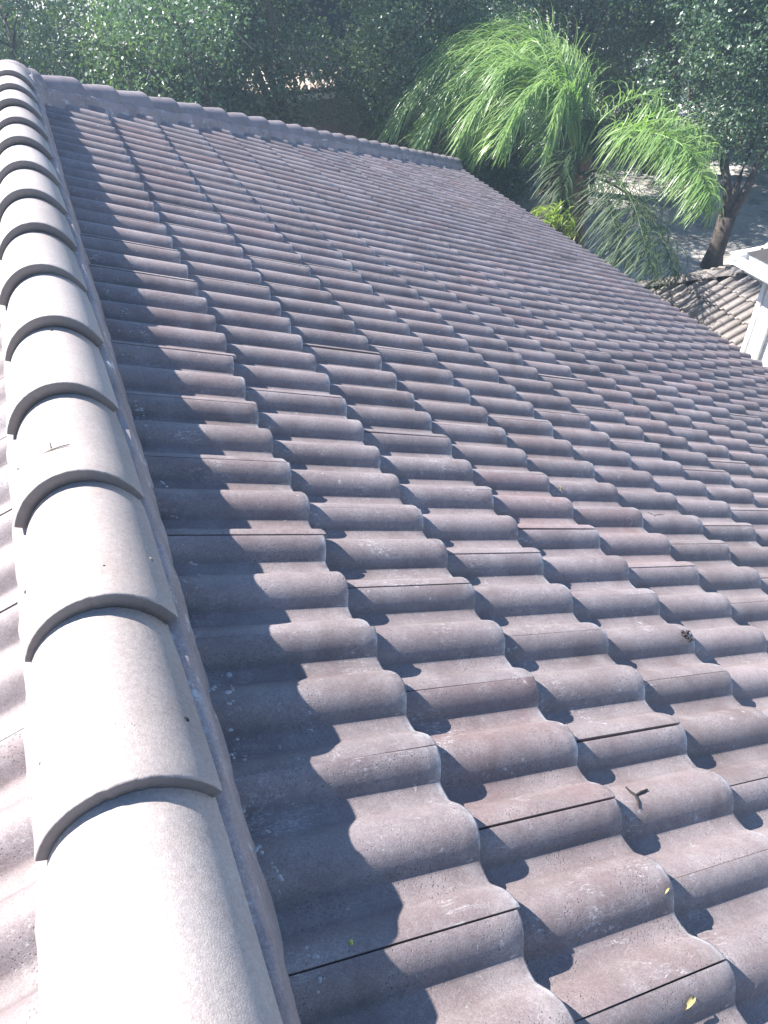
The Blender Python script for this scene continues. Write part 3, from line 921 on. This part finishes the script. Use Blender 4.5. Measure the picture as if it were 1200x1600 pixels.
def tree(x, y, h, r, nleaf, size, label, seed, mat=None, group=None, trunk_r=.22, crown_lo=None, lean=(0, 0), blobs=None, fork=None, limbs=7):
    g = random.Random(seed)
    root = empty('shade_tree', (x, y, ZG), label, 'tree', group)
    cz = ZG + h * .62
    if blobs is None:
        blobs = []
        lo = ZG + .5 if crown_lo is None else crown_lo
        for k in range(11):
            a = g.uniform(0, 6.28); rr_ = r * g.uniform(.25, .75); z = g.uniform(lo + r * .25, ZG + h - r * .3)
            blobs.append((x + lean[0] + math.cos(a) * rr_, y + lean[1] + math.sin(a) * rr_, z, r * g.uniform(.35, .6), r * g.uniform(.35, .6), r * g.uniform(.28, .5)))
    me, cc = leaves_mesh('crown', blobs, nleaf, size, mat or M_leaf, seed)
    link('crown', me, root)
    mb = MB()
    fk = fork or (ZG + 2.0)
    base = Vector((x, y, ZG)); f0 = Vector((x + .05 + lean[0] * .15, y + lean[1] * .15, fk))
    mb.tube([base + Vector((0, 0, -.05)), base + Vector((0, 0, .25)), (base + f0) / 2 + Vector((.03, .02, 0)), f0], [trunk_r * 1.45, trunk_r * 1.05, trunk_r * .95, trunk_r], 12)
    mb.build('trunk', M_bark, root, True)
    mb = MB()
    for q in range(limbs):
        b = blobs[q % len(blobs)]; t = Vector(b[:3])
        mid = f0.lerp(t, .45) + Vector((g.uniform(-.25, .25), g.uniform(-.25, .25), g.uniform(0, .35)))
        mb.tube([f0 - Vector((0, 0, .15)), f0.lerp(mid, .4) + Vector((g.uniform(-.1, .1), g.uniform(-.1, .1), .05)), mid, t], [trunk_r * .62, trunk_r * .46, trunk_r * .3, trunk_r * .1], 8)
        for s_ in range(5):
            e = mid.lerp(t, g.uniform(.1, 1)); e2 = e + Vector((g.uniform(-1, 1), g.uniform(-1, 1), g.uniform(-.3, .7))) * r * .33
            mb.tube([e, e.lerp(e2, .5) + Vector((0, 0, .08)), e2], [trunk_r * .12, trunk_r * .07, .006], 5)
    mb.build('limb', M_bark, root, True)
    mb = MB()
    for k in range(34):
        c = Vector(cc[g.randrange(len(cc))]); v = Vector((g.uniform(-1, 1), g.uniform(-1, 1), g.uniform(-.6, .9))).normalized() * g.uniform(.25, .6)
        mb.tube([c - v, c + Vector((g.uniform(-.05, .05), 0, g.uniform(-.05, .05))), c + v], [.011, .008, .003], 4)
    tag(mb.build('twig_or_mark', M_twig, root, True), kind='stuff')
    return root
GT = 'shade trees in a wall of foliage behind the roof'
tree(-3.6, 15.5, 6.6, 2.9, 56000, .040, 'leftmost dark shade tree, behind the far left end of the ridge', 11, None, GT)
tree(0.0, 14.5, 6.4, 2.6, 62000, .036, 'olive green shade tree rising behind the upper part of the near hip', 12, M_leaf_g, GT, crown_lo=ZG + 1.2)
tree(4.55, 15.4, 6.6, 2.2, 52000, .036, 'shade tree whose dark trunk stands just left of the tan house wall', 13, M_leaf_g, GT, crown_lo=ZG + 1.9, lean=(-1.5, 0), trunk_r=.15)
tree(7.6, 15.4, 6.8, 2.3, 54000, .036, 'dark shade tree right behind the big bright palm clump', 14, M_leaf, GT, crown_lo=ZG + 1.6)
tree(11.0, 16.0, 7.0, 2.6, 60000, .037, 'deep shaded tree above the gap between the two palm clumps', 15, M_leaf_g, GT, crown_lo=ZG + 2.2)
tree(2.6, 14.2, 5.6, 1.7, 40000, .036, 'smaller shade tree in front of the left part of the tan house', 18, M_leaf, GT, crown_lo=ZG + .8)
tree(6.2, 14.6, 6.2, 1.5, 34000, .036, 'slim shade tree between the tan house wall and the palm', 19, M_leaf_g, GT, crown_lo=ZG + 1.2)
# the right tree with the visible forked trunk
bl = [(12.2, 11.8, -1.3, 1.5, 1.4, 1.0), (13.6, 10.8, -.9, 1.5, 1.5, 1.1), (12.6, 13.0, -.8, 1.6, 1.5, 1.2), (14.4, 12.2, -.6, 1.6, 1.6, 1.2), (11.9, 12.6, .2, 1.5, 1.5, 1.0),
      (13.4, 11.4, .4, 1.7, 1.6, 1.1), (14.6, 10.2, -1.6, 1.2, 1.2, .8), (15.4, 11.4, -1.4, 1.3, 1.3, 1.1), (13.0, 12.4, -2.1, 1.0, .9, .7), (14.8, 13.4, -1.8, 1.4, 1.2, 1.1),
      (11.6, 11.5, -2.75, .8, .8, .55), (12.3, 11.4, -2.5, .9, .8, .6), (11.3, 12.6, -2.2, .9, .9, .7), (12.9, 10.6, -2.7, .9, .8, .6), (13.6, 12.0, -2.6, 1.1, 1.0, .7), (12.1, 11.0, -3.0, .8, .7, .45), (13.1, 11.2, -3.2, .9, .8, .45), (11.2, 11.9, -2.9, .8, .8, .5), (13.9, 10.6, -3.2, .9, .9, .5)]
tree(11.57, 10.86, 6.5, 2.6, 120000, .036, 'large tree at the right whose dark forked trunk stands on the dappled gravel', 16, M_leaf, GT, trunk_r=.165, limbs=4, blobs=bl[10:] + bl[:10], fork=ZG + 1.0)
for k, (x, y, h, r, n, lb) in enumerate([(-8.5, 22, 8.5, 3.6, 40000, 'farther tree in the top left corner of the picture'),
        (-1.5, 23, 8.5, 3.8, 44000, 'farther tree seen over the ridge end'),
        (4.8, 26, 8.5, 3.8, 36000, 'farther tree above the tan house'),
        (11.0, 22.0, 8.5, 3.8, 46000, 'farther tree over the palm in the top middle'),
        (16.5, 19.5, 8.5, 3.6, 50000, 'farther tree behind the right tree'),
        (18.0, 14.0, 7.5, 3.0, 40000, 'farther tree at the upper right edge of the picture'),
        (24.0, 20.0, 9.0, 4.2, 40000, 'distant tree in the top right corner'),
        (17.0, 29.0, 9.5, 4.8, 36000, 'distant tree closing the view behind the top middle'),
        (4.5, 20.0, 8.0, 2.6, 30000, 'tree standing over the tan house roof'),
        (14.2, 16.2, 7.0, 2.6, 40000, 'farther tree between the palm and the forked trunk tree'),
        (21.5, 16.5, 7.5, 3.0, 30000, 'farther low branched tree beyond the right tree')]):
    tree(x, y, h, r, n, .062, lb, 30 + k, M_leaf if k % 2 else M_leaf_g, 'farther shade trees closing the view', crown_lo=(ZG + .2 if k < 8 else -1.6))
# low shrubs along the far boundary
GS = 'dark shrubs under the trees'
for k, (x, y, r, lb) in enumerate([(-6.5, 15.8, 1.5, 'shrub under the leftmost tree'), (-1.8, 13.6, 1.3, 'shrub beside the ridge end'), (1.9, 16.4, 1.2, 'shrub left of the tan house'),
        (5.3, 14.4, .9, 'low shrub in front of the tan house wall'), (9.0, 16.2, 1.4, 'shrub behind the palm trunk'), (13.5, 18.5, 1.6, 'shrub at the far edge of the gravel'), (18.5, 18.0, 1.7, 'shrub at the far right edge of the gravel')]):
    root = empty('dark_shrub', (x, y, ZG), 'dark leafy ' + lb, 'shrub', GS)
    me, _ = leaves_mesh('foliage', [(x, y, ZG + r * .7, r, r, r * .8), (x + r * .5, y + .2, ZG + r * .6, r * .7, r * .7, r * .6)], 15000, .045, M_leaf, 70 + k)
    link('foliage', me, root)
    mb = MB()
    for q in range(6):
        e = Vector((x + random.uniform(-1, 1) * r * .6, y + random.uniform(-1, 1) * r * .6, ZG + r * 1.1))
        mb.tube([(x, y, ZG - .03), Vector((x, y, ZG)).lerp(e, .5) + Vector((.05, 0, 0)), e], [.03, .02, .008], 5)
    mb.build('stem', M_bark, root, True)

# ------------------------------------------------------------ palm
palm_c = Vector((8.06, 10.93, -2.95))
palm = empty('feather_palm', (palm_c.x, palm_c.y, ZG), 'feather palm behind the eave with long drooping bright green fronds', 'palm tree')
mb = MB()
for q in range(3):
    a = q * 2.1
    b = Vector((palm_c.x + math.cos(a) * .28, palm_c.y + math.sin(a) * .28, ZG - .03))
    t = Vector((palm_c.x + math.cos(a) * .12, palm_c.y + math.sin(a) * .12, palm_c.z + .15))
    k = 22
    mb.tube([b.lerp(t, i / k) for i in range(k + 1)], [.10 + (.014 if i % 2 else 0) + .03 * (1 - i / k) for i in range(k + 1)], 12)
mb.build('trunk', M_palmtrunk, palm, True)
mb = MB(); rr = random.Random(4)
for k in range(26):        # old leaf bases and hanging dead sheaths
    a = rr.uniform(0, 6.28); z = rr.uniform(-1.7, .1)
    p0 = palm_c + Vector((math.cos(a) * .12, math.sin(a) * .12, z)); p2 = p0 + Vector((math.cos(a) * .3, math.sin(a) * .3, rr.uniform(-.1, .35)))
    mb.tube([p0, p0.lerp(p2, .5) + Vector((0, 0, .08)), p2], [.035, .028, .012], 6)
mb.build('leaf_base', M_palmtrunk, palm, True)

def unpx(px, py, D): return Cw + (Rf + Rr * ((px - 600) / 1200) + Rd * ((py - 800) / 1200)) * D
def spline(P, n):
    P = [Vector(p) for p in P]; out = []
    Q = [P[0] * 2 - P[1]] + P + [P[-1] * 2 - P[-2]]
    for i in range(n):
        u = i / (n - 1) * (len(P) - 1); k = min(int(u), len(P) - 2); t = u - k
        a, b, c, d = Q[k:k + 4]
        out.append(.5 * ((2 * b) + (c - a) * t + (2 * a - 5 * b + 4 * c - d) * t * t + (3 * b - a - 3 * c + d) * t ** 3))
    return out
def frond(root, pts, n, llen, width, seed, mat, droop=1.0, sparse=0, start=.22, rad=.018, stiff=.35, name='frond'):
    g = random.Random(seed); R = spline(pts, 26)
    V, F = [], []
    mb = MB(); mb.tube(R, [rad * (1 - .85 * i / 25) + .002 for i in range(26)], 6); V += mb.V; F += mb.F
    for k in range(n):
        u = start + (1 - start) * (k + g.random()) / n
        f = u * 25; i = min(int(f), 24); p = R[i].lerp(R[i + 1], f - i); t = (R[i + 1] - R[i]).normalized()
        side = t.cross(Vector((0, 0, 1)))
        if side.length < .1: side = Vector((1, 0, 0))
        side.normalize(); sg = 1 if k % 2 else -1
        upv = side.cross(t).normalized()
        el = g.uniform(-.5, .9)
        d0 = (side * sg * (math.cos(el)) * .6 + upv * math.sin(el) * .7 + t * g.uniform(.3, .9) + Vector((-.2, .05, .1))).normalized()
        L = llen * (math.sin(math.pi * min(.97, .18 + u * .72)) ** .6) * g.uniform(.6, 1.2)
        wind = Vector((-.50 + g.gauss(0, .24), .12 + g.gauss(0, .2), -1)); ns = 7; pos = Vector(p); dd = Vector(d0); w0 = width * g.uniform(.7, 1.2)
        wv = dd.cross(Vector((g.uniform(-.4, .4), g.uniform(-.4, .4), 1))).normalized()
        b = len(V)
        for s_ in range(ns + 1):
            ww = w0 * (math.sin(math.pi * (.12 + .86 * s_ / ns)) ** .7)
            V.append(pos - wv * ww * .5); V.append(pos + wv * ww * .5)
            dd = (dd + wind * (stiff * droop * (s_ + .6) / ns * 1.5) + Vector((g.gauss(0, .02), g.gauss(0, .02), 0))).normalized()
            pos = pos + dd * (L / ns)
        for s_ in range(ns): F.append((b + s_ * 2, b + s_ * 2 + 1, b + s_ * 2 + 3, b + s_ * 2 + 2))
    me = mesh_np(name, V, F, (mat,), True)
    return link(name, me, root)
def fr(px_pts, *a, **k): return frond(palm, [unpx(*p) for p in px_pts], *a, **k)
W_ = .0165
# big bright mass: fronds arching up and over to the left
A0 = (905, 262, 12.8)
fr([A0, (885, 140, 12.9), (815, 55, 13.0), (705, 72, 13.3), (630, 165, 13.6)], 520, .95, W_, 1, M_palm, 1.1)
fr([A0, (870, 150, 12.6), (790, 75, 12.6), (690, 110, 12.9), (610, 205, 13.2)], 500, .90, W_, 2, M_palm, 1.1)
fr([A0, (865, 155, 12.3), (790, 100, 12.2), (715, 140, 12.4), (660, 215, 12.6)], 480, .92, W_, 3, M_palm, 1.1)
fr([A0, (880, 165, 12.3), (825, 105, 12.0), (765, 140, 11.9), (720, 215, 12.1)], 480, .90, W_, 4, M_palm, 1.1)
fr([A0, (890, 180, 12.3), (860, 130, 11.9), (815, 160, 11.6), (780, 230, 11.6)], 460, .85, W_, 5, M_palm, 1.1)
fr([A0, (900, 130, 13.2), (865, 70, 13.6), (830, 80, 14.0), (790, 140, 14.3)], 300, .85, W_, 6, M_palm, .9)
fr([A0, (890, 150, 13.0), (835, 50, 13.2), (745, 48, 13.6), (665, 105, 13.9)], 480, .90, W_, 16, M_palm, 1.1)
fr([A0, (905, 190, 12.4), (885, 140, 12.0), (868, 170, 11.7), (850, 240, 11.7)], 380, .85, W_, 7, M_palm, 1.1)
fr([A0, (895, 170, 12.9), (860, 100, 12.9), (800, 90, 13.0), (740, 130, 13.1)], 420, .95, W_, 18, M_palm, 1.1)
fr([A0, (915, 190, 13.2), (908, 130, 13.5), (885, 95, 13.8)], 320, .9, W_, 31, M_palm, 1.1)
fr([A0, (900, 160, 12.7), (850, 120, 12.6), (770, 170, 12.6), (740, 240, 12.7)], 380, .9, W_, 32, M_palm, 1.1)
# sparse new fronds on top of the mass, thin leaflets against the dark trees
fr([A0, (890, 150, 12.6), (862, 90, 12.4), (830, 62, 12.4)], 46, .60, .022, 8, M_palm, 1.5, start=.45)
fr([A0, (895, 170, 12.4), (885, 110, 12.2), (872, 70, 12.2)], 40, .55, .022, 20, M_palm, 1.5, start=.5)
# right mass
fr([A0, (945, 215, 12.0), (1000, 205, 11.4), (1070, 230, 10.9), (1112, 305, 10.6)], 380, .90, W_, 9, M_palm, 1.15, start=.35)
fr([A0, (955, 220, 12.3), (1020, 220, 11.9), (1080, 262, 11.5), (1100, 330, 11.2)], 260, .80, W_, 10, M_palm, 1.15, start=.42)
fr([A0, (930, 200, 12.4), (975, 160, 12.2), (1025, 150, 12.1), (1065, 195, 12.0)], 56, .66, .022, 11, M_palm, 1.7, start=.3)
fr([A0, (945, 215, 12.0), (1010, 190, 11.6), (1070, 190, 11.4), (1115, 235, 11.3)], 70, .66, .022, 21, M_palm, 1.6, start=.35)
# lower fronds behind the eave, with shade painted into their leaf colour
fr([(905, 270, 12.8), (950, 270, 11.8), (985, 310, 11.0), (1005, 370, 10.6), (1015, 420, 10.5)], 150, .75, W_, 13, M_palm_shade, 1.2)
fr([(905, 270, 12.8), (930, 280, 11.9), (950, 320, 11.3), (965, 370, 11.0), (970, 410, 11.0)], 150, .70, W_, 14, M_palm_shade, 1.2)
fr([(905, 275, 12.8), (900, 240, 12.0), (885, 250, 11.6), (880, 290, 11.5), (885, 330, 11.5)], 190, .65, W_, 15, M_palm_shade, 1.2)
fr([(905, 270, 12.8), (960, 290, 12.2), (1010, 330, 11.7), (1040, 385, 11.2), (1050, 430, 11.0)], 150, .70, W_, 17, M_palm_shade, 1.2)
fr([(905, 268, 12.9), (925, 200, 12.9), (935, 190, 13.0), (930, 230, 13.2), (920, 290, 13.2)], 190, .75, W_, 22, M_palm_shade, 1.2)
# dead straw coloured frond hanging down the trunk
fr([(905, 275, 12.7), (880, 262, 12.3), (868, 300, 12.2), (862, 340, 12.2)], 90, .45, .014, 23, M_straw, 1.2)

# small yellow green young palm right behind the eave
yp = unpx(868, 352, 10.6)
young = empty('young_palm', (yp.x, yp.y, ZG), 'small yellow green young palm peeping over the eave below the big palm', 'palm plant')
mb = MB(); mb.tube([(yp.x, yp.y, ZG - .03), (yp.x + .03, yp.y, (ZG + yp.z) / 2), (yp.x, yp.y, yp.z - .1)], [.06, .05, .045], 8); mb.build('trunk', M_palmtrunk, young, True)
for k, ps in enumerate([[(868, 360), (862, 335), (850, 328), (838, 332)], [(868, 360), (872, 340), (885, 335), (898, 345)], [(868, 360), (860, 348), (850, 348), (842, 356)],
                        [(868, 360), (876, 352), (890, 355), (902, 368)], [(868, 362), (866, 340), (868, 328), (874, 322)]]):
    frond(young, [unpx(x, y, 10.6 + .12 * math.sin(k * 2.3 + i)) for i, (x, y) in enumerate(ps)], 26, .26, .022, 50 + k, M_palm_b, 1.0, start=.15, rad=.008)
